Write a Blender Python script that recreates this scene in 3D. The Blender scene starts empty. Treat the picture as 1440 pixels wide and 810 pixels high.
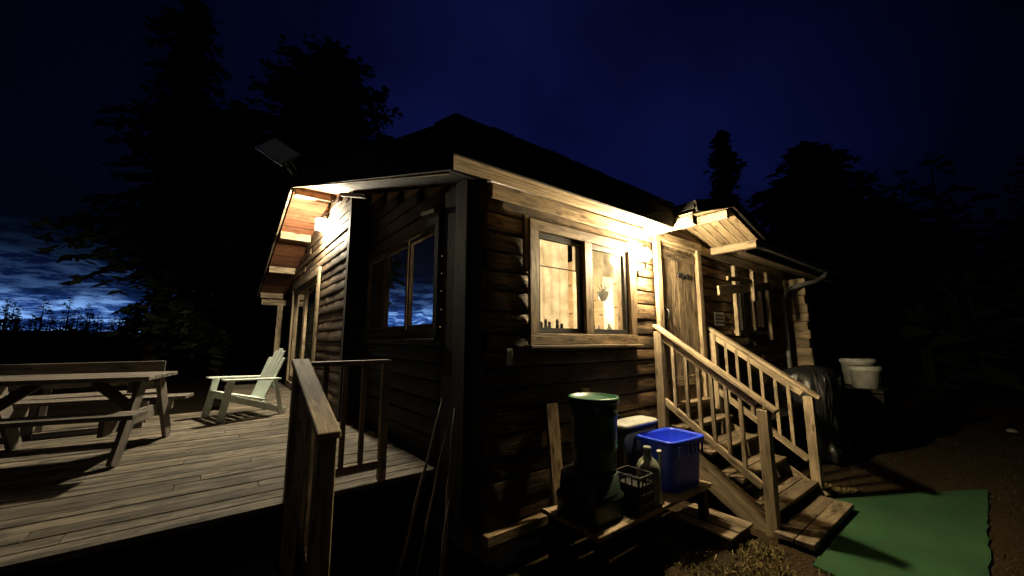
import bpy, bmesh, math, random
from mathutils import Vector, Matrix, noise
random.seed(7)
R=random.random
def U(a,b): return a+(b-a)*random.random()
SC=bpy.context.scene
COL=SC.collection

# ------------------------------------------------------------------ materials
def newmat(n):
    m=bpy.data.materials.new(n); m.use_nodes=True
    nt=m.node_tree; b=nt.nodes['Principled BSDF']
    return m,nt,b
def N(nt,t,**k):
    n=nt.nodes.new(t)
    for a,v in k.items(): setattr(n,a,v)
    return n
def ramp(nt,fac,stops):
    r=N(nt,'ShaderNodeValToRGB'); e=r.color_ramp.elements
    while len(e)<len(stops): e.new(0.5)
    for i,(p,c) in enumerate(stops):
        e[i].position=p; e[i].color=(c[0],c[1],c[2],1)
    nt.links.new(fac,r.inputs[0]); return r.outputs[0]
def mixc(nt,f,a,b,mode='MIX'):
    m=N(nt,'ShaderNodeMix',data_type='RGBA',blend_type=mode)
    if isinstance(f,(int,float)): m.inputs[0].default_value=f
    else: nt.links.new(f,m.inputs[0])
    for s,v in ((m.inputs[6],a),(m.inputs[7],b)):
        if isinstance(v,tuple): s.default_value=(v[0],v[1],v[2],1)
        else: nt.links.new(v,s)
    return m.outputs[2]
def wood(n,dark,light,stain=None,stain_amt=.6,rough=.75,bump=.35,grain=22,isl=.55):
    m,nt,b=newmat(n); L=nt.links.new
    uv=N(nt,'ShaderNodeTexCoord')
    mp=N(nt,'ShaderNodeMapping'); mp.inputs['Scale'].default_value=(1.3,grain,1); L(uv.outputs['UV'],mp.inputs[0])
    n1=N(nt,'ShaderNodeTexNoise',noise_dimensions='2D'); n1.inputs['Scale'].default_value=2.2; n1.inputs['Detail'].default_value=6; n1.inputs['Roughness'].default_value=.68; n1.inputs['Distortion'].default_value=.9
    L(mp.outputs[0],n1.inputs['Vector'])
    c=ramp(nt,n1.outputs[0],[(.3,dark),(.52,tuple((dark[i]+light[i])/2 for i in range(3))),(.72,light)])
    g=N(nt,'ShaderNodeNewGeometry')
    ir=ramp(nt,g.outputs['Random Per Island'],[(0,(1-isl,)*3),(1,(1.0+isl*.35,)*3)])
    c=mixc(nt,1,c,ir,'MULTIPLY')
    n2=N(nt,'ShaderNodeTexNoise',noise_dimensions='2D'); n2.inputs['Scale'].default_value=1.7; n2.inputs['Detail'].default_value=6; n2.inputs['Roughness'].default_value=.72
    mp2=N(nt,'ShaderNodeMapping'); mp2.inputs['Scale'].default_value=(1,5,1); L(uv.outputs['UV'],mp2.inputs[0]); L(mp2.outputs[0],n2.inputs['Vector'])
    st=stain or tuple(x*.25 for x in dark)
    f=ramp(nt,n2.outputs[0],[(.43,(0,0,0)),(.64,(stain_amt,)*3)])
    c=mixc(nt,f,c,st)
    v=N(nt,'ShaderNodeTexVoronoi',voronoi_dimensions='2D'); v.inputs['Scale'].default_value=1.0
    mp3=N(nt,'ShaderNodeMapping'); mp3.inputs['Scale'].default_value=(2.2,7,1); L(uv.outputs['UV'],mp3.inputs[0]); L(mp3.outputs[0],v.inputs['Vector'])
    k=ramp(nt,v.outputs['Distance'],[(.06,(.25,.2,.16)),(.14,(1,1,1))])
    c=mixc(nt,.8,c,k,'MULTIPLY')
    L(c,b.inputs['Base Color']); b.inputs['Roughness'].default_value=rough
    b.inputs['Specular IOR Level'].default_value=.25
    bp=N(nt,'ShaderNodeBump'); bp.inputs['Strength'].default_value=bump; bp.inputs['Distance'].default_value=.01
    L(n1.outputs[0],bp.inputs['Height']); L(bp.outputs[0],b.inputs['Normal'])
    return m
def plain(n,col,rough=.6,var=.25,scale=6,spec=.4,bump=.1,metal=0):
    m,nt,b=newmat(n); L=nt.links.new
    tc=N(nt,'ShaderNodeTexCoord'); n1=N(nt,'ShaderNodeTexNoise'); n1.inputs['Scale'].default_value=scale; n1.inputs['Detail'].default_value=6; n1.inputs['Roughness'].default_value=.7
    L(tc.outputs['Object'],n1.inputs['Vector'])
    c=ramp(nt,n1.outputs[0],[(.3,tuple(x*(1-var) for x in col)),(.7,tuple(min(1,x*(1+var)) for x in col))])
    L(c,b.inputs['Base Color']); b.inputs['Roughness'].default_value=rough
    b.inputs['Specular IOR Level'].default_value=spec; b.inputs['Metallic'].default_value=metal
    bp=N(nt,'ShaderNodeBump'); bp.inputs['Strength'].default_value=bump; bp.inputs['Distance'].default_value=.01
    L(n1.outputs[0],bp.inputs['Height']); L(bp.outputs[0],b.inputs['Normal'])
    return m
def emis(n,col,s):
    m,nt,b=newmat(n); b.inputs['Base Color'].default_value=(*col,1)
    b.inputs['Emission Color'].default_value=(*col,1); b.inputs['Emission Strength'].default_value=s
    return m
def leafmat(n,a,bc):
    m,nt,b=newmat(n); L=nt.links.new
    g=N(nt,'ShaderNodeNewGeometry')
    L(ramp(nt,g.outputs['Random Per Island'],[(0,a),(1,bc)]),b.inputs['Base Color'])
    b.inputs['Roughness'].default_value=.8; b.inputs['Specular IOR Level'].default_value=.05
    return m
M={}
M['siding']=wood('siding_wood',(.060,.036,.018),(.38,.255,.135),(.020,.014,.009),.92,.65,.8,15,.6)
M['siding_low']=wood('lower_siding_wood',(.028,.016,.008),(.185,.115,.060),(.012,.008,.005),.92,.65,.8,15,.6)  # darker tone for the front boards below the window
M['siding_dark']=wood('gable_siding_wood',(.035,.023,.013),(.21,.145,.085),(.014,.010,.007),.7,.7,.5,18,.5)
M['siding_black']=wood('shaded_siding_wood',(.007,.006,.004),(.032,.023,.016),(.005,.004,.003),.7,.7,.5,18,.5)  # shade of the unlit recessed gable wall put into the siding colour
M['trim']=wood('trim_wood',(.18,.13,.075),(.43,.33,.20),(.06,.045,.03),.7,.7,.4,24,.3)
M['dtrim']=wood('dark_trim_wood',(.007,.0055,.004),(.022,.017,.012),None,.5,.75,.4)
M['frame']=wood('window_frame_wood',(.11,.072,.038),(.34,.245,.14),(.035,.025,.016),.85,.65,.5,26,.4)
M['deck']=wood('deck_wood',(.09,.078,.060),(.30,.255,.19),(.028,.025,.021),.85,.8,.5,16,.5)
M['rail']=wood('rail_wood',(.20,.15,.09),(.48,.38,.25),(.07,.055,.037),.7,.7,.4,26,.25)
M['soffit']=wood('soffit_wood',(.24,.17,.095),(.52,.40,.25),(.12,.085,.05),.5,.6,.25,20,.4)
M['redsof']=wood('red_soffit_wood',(.11,.038,.018),(.32,.13,.06),(.06,.03,.02),.5,.6,.25,20,.5)
M['door']=wood('door_wood',(.10,.068,.04),(.42,.32,.20),(.030,.021,.014),.97,.7,.5,12,.5)
M['table']=wood('table_wood',(.10,.085,.07),(.26,.23,.195),(.04,.034,.03),.6,.75,.35,20,.35)
M['tread']=wood('tread_wood',(.10,.075,.046),(.25,.195,.125),(.04,.03,.02),.7,.75,.35,20,.35)
M['room']=wood('interior_wood',(.36,.25,.14),(.58,.43,.26),None,.2,.6,.1,10,.2)
M['roof']=plain('roof_shingle',(.014,.013,.012),.95,.4,9,.1,.5)
M['black']=plain('black_metal',(.012,.012,.012),.5)
M['chairp']=plain('chair_plastic',(.66,.73,.66),.45,.12,8)
M['green']=plain('green_plastic',(.012,.070,.034),.38,.35,5)
M['dgreen']=plain('dark_green_plastic',(.006,.016,.011),.5,.3,6)
M['blue']=plain('blue_plastic',(.016,.05,.62),.4,.3,5)
M['dblue']=plain('navy_plastic',(.008,.010,.025),.4,.2,5)
M['grey']=plain('grey_plastic',(.30,.30,.27),.5,.35,5)
M['white']=plain('white_plastic',(.36,.37,.33),.5,.35,5)
M['can']=plain('can_plastic',(.19,.20,.15),.5,.35,12)
M['cover']=plain('black_vinyl',(.012,.012,.013),.36,.4,9,.5,.5)
M['galv']=plain('painted_pipe',(.22,.22,.22),.4,.25,9,.5,.1,.3)
M['stick']=plain('stick_bark',(.20,.16,.11),.8,.4,20)
M['panel']=plain('panel_face',(.85,.87,.84),.5,.1,3)
M['stone']=plain('stone_grey',(.20,.185,.165),.85,.35,12,.2,.6)
M['bark']=plain('bark',(.05,.036,.026),.9,.4,8,.1,.8)
M['leafA']=leafmat('conifer_needles',(.016,.026,.012),(.055,.075,.032))
M['leafB']=leafmat('broad_leaves',(.034,.040,.020),(.14,.14,.075))
M['far']=leafmat('distant_foliage',(.006,.009,.006),(.02,.026,.014))
M['grass']=leafmat('dry_grass_blades',(.05,.045,.018),(.30,.24,.11))
M['lawn']=leafmat('lawn_blades',(.02,.022,.008),(.07,.06,.025))
M['bulb']=emis('lamp_glow',(1,.80,.47),3000)
M['bulbL']=emis('flood_glow',(1,.86,.60),2050)
M['ibulb']=emis('interior_glow',(1,.78,.48),820)
def carpet():
    m,nt,b=newmat('green_turf_carpet'); L=nt.links.new
    tc=N(nt,'ShaderNodeTexCoord'); n1=N(nt,'ShaderNodeTexNoise'); n1.inputs['Scale'].default_value=1.6; n1.inputs['Detail'].default_value=8
    n2=N(nt,'ShaderNodeTexNoise'); n2.inputs['Scale'].default_value=200; n2.inputs['Detail'].default_value=3
    L(tc.outputs['Object'],n1.inputs['Vector']); L(tc.outputs['Object'],n2.inputs['Vector'])
    c=ramp(nt,n1.outputs[0],[(.3,(.022,.072,.034)),(.7,(.042,.115,.052))])
    c=mixc(nt,.5,c,ramp(nt,n2.outputs[0],[(.35,(.3,.3,.3)),(.65,(1.3,1.3,1.3))]),'MULTIPLY')
    n3=N(nt,'ShaderNodeTexNoise'); n3.inputs['Scale'].default_value=6; n3.inputs['Detail'].default_value=9; n3.inputs['Roughness'].default_value=.8; L(tc.outputs['Object'],n3.inputs['Vector'])
    c=mixc(nt,ramp(nt,n3.outputs[0],[(.50,(0,0,0)),(.70,(.65,.65,.65))]),c,(.05,.05,.028))
    L(c,b.inputs['Base Color']); b.inputs['Roughness'].default_value=.95; b.inputs['Specular IOR Level'].default_value=.1
    bp=N(nt,'ShaderNodeBump'); bp.inputs['Strength'].default_value=.9; bp.inputs['Distance'].default_value=.008
    L(n2.outputs[0],bp.inputs['Height']); L(bp.outputs[0],b.inputs['Normal']); return m
M['carpet']=carpet()
def groundm():
    m,nt,b=newmat('dirt_and_grass'); L=nt.links.new
    tc=N(nt,'ShaderNodeTexCoord'); n1=N(nt,'ShaderNodeTexNoise'); n1.inputs['Scale'].default_value=.9; n1.inputs['Detail'].default_value=10; n1.inputs['Roughness'].default_value=.75
    n2=N(nt,'ShaderNodeTexNoise'); n2.inputs['Scale'].default_value=40; n2.inputs['Detail'].default_value=5
    L(tc.outputs['Object'],n1.inputs['Vector']); L(tc.outputs['Object'],n2.inputs['Vector'])
    c=ramp(nt,n1.outputs[0],[(.35,(.018,.012,.007)),(.5,(.034,.023,.012)),(.68,(.022,.019,.010))])
    c=mixc(nt,.8,c,ramp(nt,n2.outputs[0],[(.3,(.4,.4,.4)),(.7,(1.5,1.45,1.3))]),'MULTIPLY')
    L(c,b.inputs['Base Color']); b.inputs['Roughness'].default_value=.95; b.inputs['Specular IOR Level'].default_value=.1
    bp=N(nt,'ShaderNodeBump'); bp.inputs['Strength'].default_value=1; bp.inputs['Distance'].default_value=.03
    L(n2.outputs[0],bp.inputs['Height']); L(bp.outputs[0],b.inputs['Normal']); return m
M['ground']=groundm()
def glassm():
    m,nt,b=newmat('window_glass'); L=nt.links.new
    nt.nodes.remove(b); out=[n for n in nt.nodes if n.type=='OUTPUT_MATERIAL'][0]
    t=N(nt,'ShaderNodeBsdfTransparent'); t.inputs[0].default_value=(.88,.89,.87,1)
    g=N(nt,'ShaderNodeBsdfGlossy'); g.inputs['Roughness'].default_value=.02; g.inputs[0].default_value=(1,1,1,1)
    lw=N(nt,'ShaderNodeFresnel'); lw.inputs[0].default_value=1.7
    tc=N(nt,'ShaderNodeTexCoord'); n1=N(nt,'ShaderNodeTexNoise'); n1.inputs['Scale'].default_value=1.5; n1.inputs['Detail'].default_value=1; L(tc.outputs['Object'],n1.inputs['Vector'])
    bp=N(nt,'ShaderNodeBump'); bp.inputs['Strength'].default_value=.15; bp.inputs['Distance'].default_value=.02; L(n1.outputs[0],bp.inputs['Height']); L(bp.outputs[0],g.inputs['Normal'])
    mx=N(nt,'ShaderNodeMixShader'); L(lw.outputs[0],mx.inputs[0]); L(t.outputs[0],mx.inputs[1]); L(g.outputs[0],mx.inputs[2])
    d=N(nt,'ShaderNodeBsdfDiffuse'); d.inputs[0].default_value=(.5,.47,.40,1)
    n2=N(nt,'ShaderNodeTexNoise'); n2.inputs['Scale'].default_value=5; n2.inputs['Detail'].default_value=9; n2.inputs['Roughness'].default_value=.85; L(tc.outputs['Object'],n2.inputs['Vector'])
    df=ramp(nt,n2.outputs[0],[(.38,(.02,.02,.02)),(.68,(.17,.17,.17))])
    mx2=N(nt,'ShaderNodeMixShader'); L(df,mx2.inputs[0]); L(mx.outputs[0],mx2.inputs[1]); L(d.outputs[0],mx2.inputs[2]); L(mx2.outputs[0],out.inputs[0])
    return m
M['glass']=glassm()
def curtainm():
    m,nt,b=newmat('curtain_cloth'); L=nt.links.new
    nt.nodes.remove(b); out=[n for n in nt.nodes if n.type=='OUTPUT_MATERIAL'][0]
    tc=N(nt,'ShaderNodeTexCoord'); n1=N(nt,'ShaderNodeTexNoise'); n1.inputs['Scale'].default_value=9; n1.inputs['Detail'].default_value=6; L(tc.outputs['Object'],n1.inputs['Vector'])
    c=ramp(nt,n1.outputs[0],[(.3,(.40,.35,.25)),(.7,(.68,.62,.50))])
    d=N(nt,'ShaderNodeBsdfDiffuse'); t=N(nt,'ShaderNodeBsdfTranslucent'); L(c,d.inputs[0]); L(c,t.inputs[0])
    mx=N(nt,'ShaderNodeMixShader'); mx.inputs[0].default_value=.6; L(d.outputs[0],mx.inputs[1]); L(t.outputs[0],mx.inputs[2]); L(mx.outputs[0],out.inputs[0])
    return m
M['curtain']=curtainm()

# ------------------------------------------------------------------ builder
def empty(name,loc=(0,0,0)):
    e=bpy.data.objects.new(name,None); COL.objects.link(e); e.location=loc; e.empty_display_size=.2; return e
class B:
    def __init__(s,name,mat,parent=None,bevel=0,smooth=False,M4=None):
        s.n=name; s.mat=mat; s.p=parent; s.bev=bevel; s.sm=smooth; s.M=M4 or Matrix.Identity(4)
        s.bm=bmesh.new(); s.uv=s.bm.loops.layers.uv.new('UVMap')
    def box8(s,c,hx,hy,hz,rot=None,jit=0):
        rot=rot or Matrix.Identity(3); c=Vector(c); h=(hx,hy,hz)
        vs=[];loc=[]
        for i in range(8):
            l=Vector(((hx if i&1 else -hx),(hy if i&2 else -hy),(hz if i&4 else -hz)))
            loc.append(l); w=c+rot@l
            if jit: w+=Vector((U(-jit,jit),U(-jit,jit),U(-jit,jit)))
            vs.append(s.bm.verts.new(s.M@w))
        ax=sorted(range(3),key=lambda k:-h[k]); off=(U(0,50),U(0,50))
        F=[((0,2,3,1),2),((4,5,7,6),2),((0,1,5,4),1),((2,6,7,3),1),((0,4,6,2),0),((1,3,7,5),0)]
        for idx,n in F:
            f=s.bm.faces.new([vs[i] for i in idx])
            oth=[k for k in ax if k!=n]
            for lp,i in zip(f.loops,idx):
                l=loc[i]; sh=h[n]*2
                lp[s.uv].uv=(l[oth[0]]+off[0],l[oth[1]]+off[1]+sh)
            f.smooth=False
    def box(s,x0,x1,y0,y1,z0,z1,jit=0):
        s.box8(((x0+x1)/2,(y0+y1)/2,(z0+z1)/2),abs(x1-x0)/2,abs(y1-y0)/2,abs(z1-z0)/2,None,jit)
    def beam(s,p0,p1,w,h,up=(0,0,1),jit=0):
        p0=Vector(p0);p1=Vector(p1); d=p1-p0; L=d.length; d.normalize(); up=Vector(up)
        sd=up.cross(d)
        if sd.length<1e-4: sd=Vector((0,1,0)).cross(d)
        sd.normalize(); u2=d.cross(sd)
        rot=Matrix((d,sd,u2)).transposed()
        s.box8((p0+p1)/2,L/2,w/2,h/2,rot,jit)
    def tube(s,pts,r,seg=10,cap=True):
        pts=[Vector(p) for p in pts]; rs=r if isinstance(r,(list,tuple)) else [r]*len(pts)
        rings=[]
        for i,p in enumerate(pts):
            d=(pts[min(i+1,len(pts)-1)]-pts[max(i-1,0)]).normalized()
            a=d.orthogonal().normalized() if i==0 else (pa-d*pa.dot(d)).normalized()
            pa=a; b=d.cross(a)
            rings.append([s.bm.verts.new(s.M@(p+(a*math.cos(t)+b*math.sin(t))*rs[i])) for t in [2*math.pi*k/seg for k in range(seg)]])
        s._rings(rings,cap)
    def _rings(s,rings,cap=True):
        n=len(rings[0])
        for i in range(len(rings)-1):
            for k in range(n):
                f=s.bm.faces.new((rings[i][k],rings[i][(k+1)%n],rings[i+1][(k+1)%n],rings[i+1][k])); f.smooth=True
                for lp,(a,b) in zip(f.loops,((i,k),(i,k+1),(i+1,k+1),(i+1,k))): lp[s.uv].uv=(a*.3,b*.05)
        if cap:
            s.bm.faces.new(rings[0][::-1]); s.bm.faces.new(rings[-1])
    def loft(s,c,prof,ex=2,seg=32,cap=True,wob=0,rotz=0,fq=2.2):
        c=Vector(c); rings=[]
        for (sx,sy,z) in prof:
            ring=[]
            for k in range(seg):
                t=2*math.pi*(k+.5)/seg; co,si=math.cos(t),math.sin(t)
                x=sx*math.copysign(abs(co)**(2/ex),co); y=sy*math.copysign(abs(si)**(2/ex),si)
                if wob:
                    q=noise.noise(Vector((co*fq,si*fq,z*3)))*wob+noise.noise(Vector((co*fq*3,si*fq*3,z*2+9)))*wob*.5; x*=1+q; y*=1+q
                xr=x*math.cos(rotz)-y*math.sin(rotz); yr=x*math.sin(rotz)+y*math.cos(rotz)
                ring.append(s.bm.verts.new(s.M@(c+Vector((xr,yr,z)))))
            rings.append(ring)
        s._rings(rings,cap)
    def globe(s,c,r,seg=16,n=9):
        s.loft(c,[(max(.002,r*math.sin(math.pi*i/n)),max(.002,r*math.sin(math.pi*i/n)),-r*math.cos(math.pi*i/n)) for i in range(n+1)],2,seg)
    def poly(s,vs,faces,axis=0):
        V=[s.bm.verts.new(s.M@Vector(v)) for v in vs]
        for f in faces:
            F=s.bm.faces.new([V[i] for i in f])
            for lp,i in zip(F.loops,f): lp[s.uv].uv=(vs[i][axis],vs[i][1-axis]+vs[i][2])
    def done(s):
        bmesh.ops.recalc_face_normals(s.bm,faces=s.bm.faces)
        me=bpy.data.meshes.new(s.n); s.bm.to_mesh(me); s.bm.free(); me.materials.append(M[s.mat])
        o=bpy.data.objects.new(s.n,me); COL.objects.link(o)
        if s.p: o.parent=s.p
        if s.bev:
            md=o.modifiers.new('bevel','BEVEL'); md.width=s.bev; md.segments=2; md.limit_method='ANGLE'; md.angle_limit=math.radians(50)
        return o
def wbox(b,ax,base,a0,a1,o0,o1,z0,z1,jit=0):
    if ax=='x': b.box(a0,a1,base-o1,base-o0,z0,z1,jit)
    else: b.box(base-o1,base-o0,a0,a1,z0,z1,jit)

# ------------------------------------------------------------------ ground
GZ=-.1
b=B('ground','ground')
b.poly([(-600,-600,GZ),(600,-600,GZ),(600,600,GZ),(-600,600,GZ)],[(0,1,2,3)]); b.done()

SL=.278; RY=4.7; RZ=2.8+SL*(RY+.45); FS=.22; FE=10.7
def zb(y): return 2.8+SL*(y+.45) if y<=RY else RZ-FS*(y-RY)
def xr(y): return -.56-.305*min(1,(y+.45)/(RY+.45))

cabin=empty('log_cabin')
# ---------- siding
def siding(b,ax,base,a0,a1,z0,z1,ops,h,gable=False,endj=(0,0)):
    z=z0
    prof0=[(0,.0),(.030,.0),(.037,.03),(.039,.08),(.030,.90),(.027,.965),(.010,1.0),(0,1.0)]
    def seg(p,q,za,zt):
        if q-p<.03 or zt-za<.012: return
        n=max(1,int((q-p)/.16)); hh=zt-za; off=(U(0,90),U(0,90)); rows=[]
        sag=U(-.004,.004); po=U(-.005,.006)
        for i in range(n+1):
            a=p+(q-p)*i/n; jo=U(-.003,.0035)+po; jz=U(-.004,.004)
            row=[]
            for (o,f) in prof0:
                oo=o+(jo if o>.02 else 0); zz2=za+f*hh+(jz+sag if 0<f<1 else 0)
                if ax=='x': v=Vector((a,base-oo,zz2))
                else: v=Vector((base-oo,a,zz2))
                row.append(b.bm.verts.new(v))
            rows.append((a,row))
        m=len(prof0)
        for i in range(n):
            for j in range(m-1):
                f=b.bm.faces.new((rows[i][1][j],rows[i+1][1][j],rows[i+1][1][j+1],rows[i][1][j+1]))
                f.smooth=(0<j<m-2)
                vv=[(rows[i][0],j),(rows[i+1][0],j),(rows[i+1][0],j+1),(rows[i][0],j+1)]
                for lp,(aa,jj) in zip(f.loops,vv): lp[b.uv].uv=(aa+off[0],prof0[jj][1]*hh+off[1])
        b.bm.faces.new(rows[0][1][::-1]); b.bm.faces.new(rows[-1][1])
    while z<z1-.01:
        hh=h*U(.93,1.07); zt=min(z+hh,z1)
        p=a0-U(0,endj[0]); q=a1+U(0,endj[1])
        if gable:
            zz=zt
            if zz>zb(p): p=max(p,(zz-2.8)/SL-.45)
            if zz>zb(q): q=min(q,RY+(RZ-zz)/FS)
        if q>p:
            iv=[(p,q)]
            for (oa,ob,oz0,oz1) in ops:
                if zt<=oz0 or z>=oz1: continue
                niv=[]
                for (u,v) in iv:
                    if ob<=u or oa>=v: niv.append((u,v)); continue
                    if oa>u: niv.append((u,oa))
                    if ob<v: niv.append((ob,v))
                iv=niv
                if z<oz0: seg(oa,ob,z,oz0)
                if zt>oz1: seg(oa,ob,oz1,zt)
            for (u,v) in iv:
                if v-u>3:
                    c=U(u+1,v-1); seg(u,c-.002,z,zt); seg(c+.002,v,z,zt)
                else: seg(u,v,z,zt)
        z=zt+.006
def backing(b,ax,base,a0,a1,z0,z1,ops,t=.1):
    c=a0
    for (oa,ob,oz0,oz1) in sorted(ops):
        wbox(b,ax,base,c,oa,-t,-.002,z0,z1)
        wbox(b,ax,base,oa,ob,-t,-.002,z0,oz0); wbox(b,ax,base,oa,ob,-t,-.002,oz1,z1); c=ob
    wbox(b,ax,base,c,a1,-t,-.002,z0,z1)
WE=7.9; WF=8.85
opsR=[(.48,1.82,1.63,2.57),(2.43,3.36,.87,2.82),(4.75,5.55,1.80,2.48)]
opsL=[(.80,3.08,1.70,2.74)]
opsB=[(5.15,8.1,.60,2.84)]
b=B('wall_siding_front','siding',cabin)
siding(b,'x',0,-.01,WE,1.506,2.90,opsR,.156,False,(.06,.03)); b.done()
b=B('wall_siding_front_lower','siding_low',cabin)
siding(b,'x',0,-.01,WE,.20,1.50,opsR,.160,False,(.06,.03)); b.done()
b=B('wall_siding_gable','siding_black',cabin)
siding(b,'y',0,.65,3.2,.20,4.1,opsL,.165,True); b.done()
b=B('wall_siding_bump_out','siding_dark',cabin)
siding(b,'y',-.25,3.2,WF,.20,4.2,opsB,.145,True); b.done()
b=B('wall_panels','room',cabin)
backing(b,'x',0,.0,WE,.2,2.88,opsR)
backing(b,'y',0,.11,3.2,.2,2.9,opsL)
backing(b,'y',-.25,3.2,WF,.2,2.9,opsB)
b.box(-.25,-.002,3.19,3.2+.08,.2,3.8)
b.box(-.15,WE,WF-.1,WF,.2,3.25); b.box(WE-.1,WE,.1,WF-.1,.2,2.9)
b.poly([(.01,.11,2.9),(.01,3.2,2.9),(.01,3.2,zb(3.2)+.05),(.01,.11,zb(.11))],[(0,1,2,3)],1)
b.poly([(-.24,3.2,2.9),(-.24,WF,2.9),(-.24,WF,zb(WF)+.05),(-.24,RY,RZ+.02),(-.24,3.2,zb(3.2)+.05)],[(0,1,2,3,4)],1)
b.poly([(WE-.01,.11,2.9),(WE-.01,WF,2.9),(WE-.01,WF,zb(WF)+.05),(WE-.01,RY,RZ+.02),(WE-.01,.11,zb(.11))],[(0,1,2,3,4)],1)
b.done()
b=B('bump_side_boards','siding_black',cabin)
z=.2
while z<3.75:
    b.box(-.29,-.03,3.165,3.188,z,z+.142); z+=.145
b.done()
b=B('interior_floor','room',cabin); b.box(.1,WE-.1,.1,WF-.1,.78,.85); b.box(2.9,2.98,.6,4,.85,2.9); b.done()
b=B('corner_boards','dtrim',cabin,.004)
b.box(-.055,-.004,.0,.17,.2,2.98); b.box(-.095,-.004,.175,.37,.2,3.0); b.box(-.07,-.006,.38,.63,.2,3.0)
b.box(-.30,-.255,3.16,3.27,.2,3.78)
b.done()
b=B('end_corner_trim','trim',cabin)
b.box(WE-.24,WE-.09,-.085,-.045,.2,2.85); b.box(WE-.07,WE+.05,-.085,.06,.2,2.85)
b.done()
b=B('cross_wall_log_ends','trim',cabin,.006)
z=.2
while z<2.72:
    b.box(6.72,6.80,-.36+U(-.03,.02),-.046,z,z+.152); z+=.158
b.done()
b=B('frieze_board','trim',cabin,.003); b.box(.0,6.71,-.07,-.046,2.76,2.885); b.done()
b=B('sill_skirt','frame',cabin,.004)
b.box(-.04,2.2,-.10,-.03,.13,.20); b.box(3.7,6.7,-.10,-.03,.13,.20); b.done()
b=B('foundation','stone',cabin)
b.box(.08,WE-.1,.08,.2,GZ,.199); b.box(.05,.17,.21,3.1,GZ,.199); b.box(-.2,-.1,3.25,WF,GZ,.199)
for x in (.1,1.9,3.9,5.9,7.6): b.box(x,x+.2,-.02,.07,GZ,.129)
b.done()

# ---------- roof
CL,CR=2.12,3.86
b=B('roof_shell','roof',cabin)
T=.17
def slab(x00,x01,x10,x11,y0,y1):
    vs=[]
    for (xa,xb,y) in ((x00,x01,y0),(x10,x11,y1)):
        vs+=[(xa,y,zb(y)+.02),(xb,y,zb(y)+.02),(xb,y,zb(y)+T+.02),(xa,y,zb(y)+T+.02)]
    fs=[(0,1,2,3),(7,6,5,4)]
    for i in range(4):
        j=(i+1)%4; fs.append((i,4+i,4+j,j))
    b.poly(vs,fs)
slab(xr(-.45),CL,xr(0),CL,-.45,-.002); slab(CR,8.6,CR,8.6,-.45,-.002)
slab(xr(0),8.6,xr(RY),8.6,0,RY-.001); slab(xr(RY),8.6,xr(RY),8.6,RY+.001,FE)
b.done()
b=B('roof_fascia','dtrim',cabin,.003)
b.box(-.58,CL-.07,-.478,-.452,2.79,3.005); b.box(CR+.07,8.62,-.478,-.452,2.79,3.005)
def rake(x0,y0,zl0,zh0,x1,y1,zl1,zh1,t=.025):
    vs=[(x0,y0,zl0),(x1,y1,zl1),(x1,y1,zh1),(x0,y0,zh0)]; vs+=[(v[0]-t,v[1],v[2]) for v in vs]
    b.poly(vs,[(0,1,2,3),(7,6,5,4),(0,4,5,1),(1,5,6,2),(2,6,7,3),(3,7,4,0)],1)
rake(-.583,-.48,2.67,3.01,-.89,RY,RZ-.02,RZ+.21)
rake(-.89,RY+.003,RZ-.02,RZ+.21,-.89,FE+.02,zb(FE)-.02,zb(FE)+.21)
b.done()
b=B('drip_edge','dtrim',cabin); b.box(-.61,CL-.07,-.50,-.481,2.985,3.02); b.box(CR+.07,8.65,-.50,-.481,2.985,3.02); b.done()
b=B('rake_strip','trim',cabin,.002)
b.beam((-.600,-.44,2.66),(-.908,RY-.02,RZ-.034),.022,.016)
b.beam((-.908,RY+.02,RZ-.034),(-.908,FE,zb(FE)-.034),.030,.024)
b.done()
b=B('roof_shingles','roof',cabin)
x=-.6
while x<8.6:
    w=U(.18,.32); zz=3.024+U(0,.018)
    if not (CL-.25<x<CR+.05): b.beam((x+w/2,-.52+U(-.015,.01),zz),(x+w/2,-.2,zz+.3*SL),w-.008,.014)
    x+=w
b.done()
b=B('soffit_boards','soffit',cabin,.003)
y=-.448
while y<-.02:
    ye=min(y+.108,-.002)
    for (xa,xb) in ((-.55,CL),(CR,8.55)):
        x=xa
        while x<xb-.01:
            xe=min(x+U(1.8,3.4),xb)
            if xb-xe<.4: xe=xb
            c0=(y+ye)/2
            b.beam((x+.003,c0,zb(c0)+.006),(xe,c0,zb(c0)+.006),(ye-y)-.009,.018,(0,-SL,1)); x=xe
    y+=.110
b.done()
b=B('gable_soffit_boards','redsof',cabin,.002)
y=2.9
while y<RY-.05:
    c0=y+.07; b.beam((xr(c0)+.01,c0,zb(c0)+.006),(-.01,c0,zb(c0)+.006),.131,.018,(0,-SL,1)); y+=.14
y=RY+.01
while y<FE-.1:
    c0=y+.07; b.beam((xr(c0)+.01,c0,zb(c0)+.006),(0,c0,zb(c0)+.006),.131,.018,(0,FS,1)); y+=.14
b.done()
b=B('gable_soffit_shaded','dtrim',cabin,.002)  # near end of gable soffit, its darkness painted in with near-black boards
y=.02
while y<2.85:
    c0=y+.07; b.beam((xr(c0)+.01,c0,zb(c0)+.006),(-.01,c0,zb(c0)+.006),.133,.018,(0,-SL,1)); y+=.14
b.done()
b=B('purlin_ends','rail',cabin,.006)
for y,w in ((RY,.16),(6.45,.14),(8.4,.14),(10.45,.16)):
    b.box(-.86,-.30,y-w/2,y+w/2,zb(y)-.165,zb(y)-.012)
b.box(-.82,.3,10.35,10.55,2.60,2.76)
b.box(-.42,-.28,10.35,10.49,GZ,2.60)
b.beam((-.50,2.9,3.60),(-.50,1.7,3.20),.045,.05)
b.done()
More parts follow.
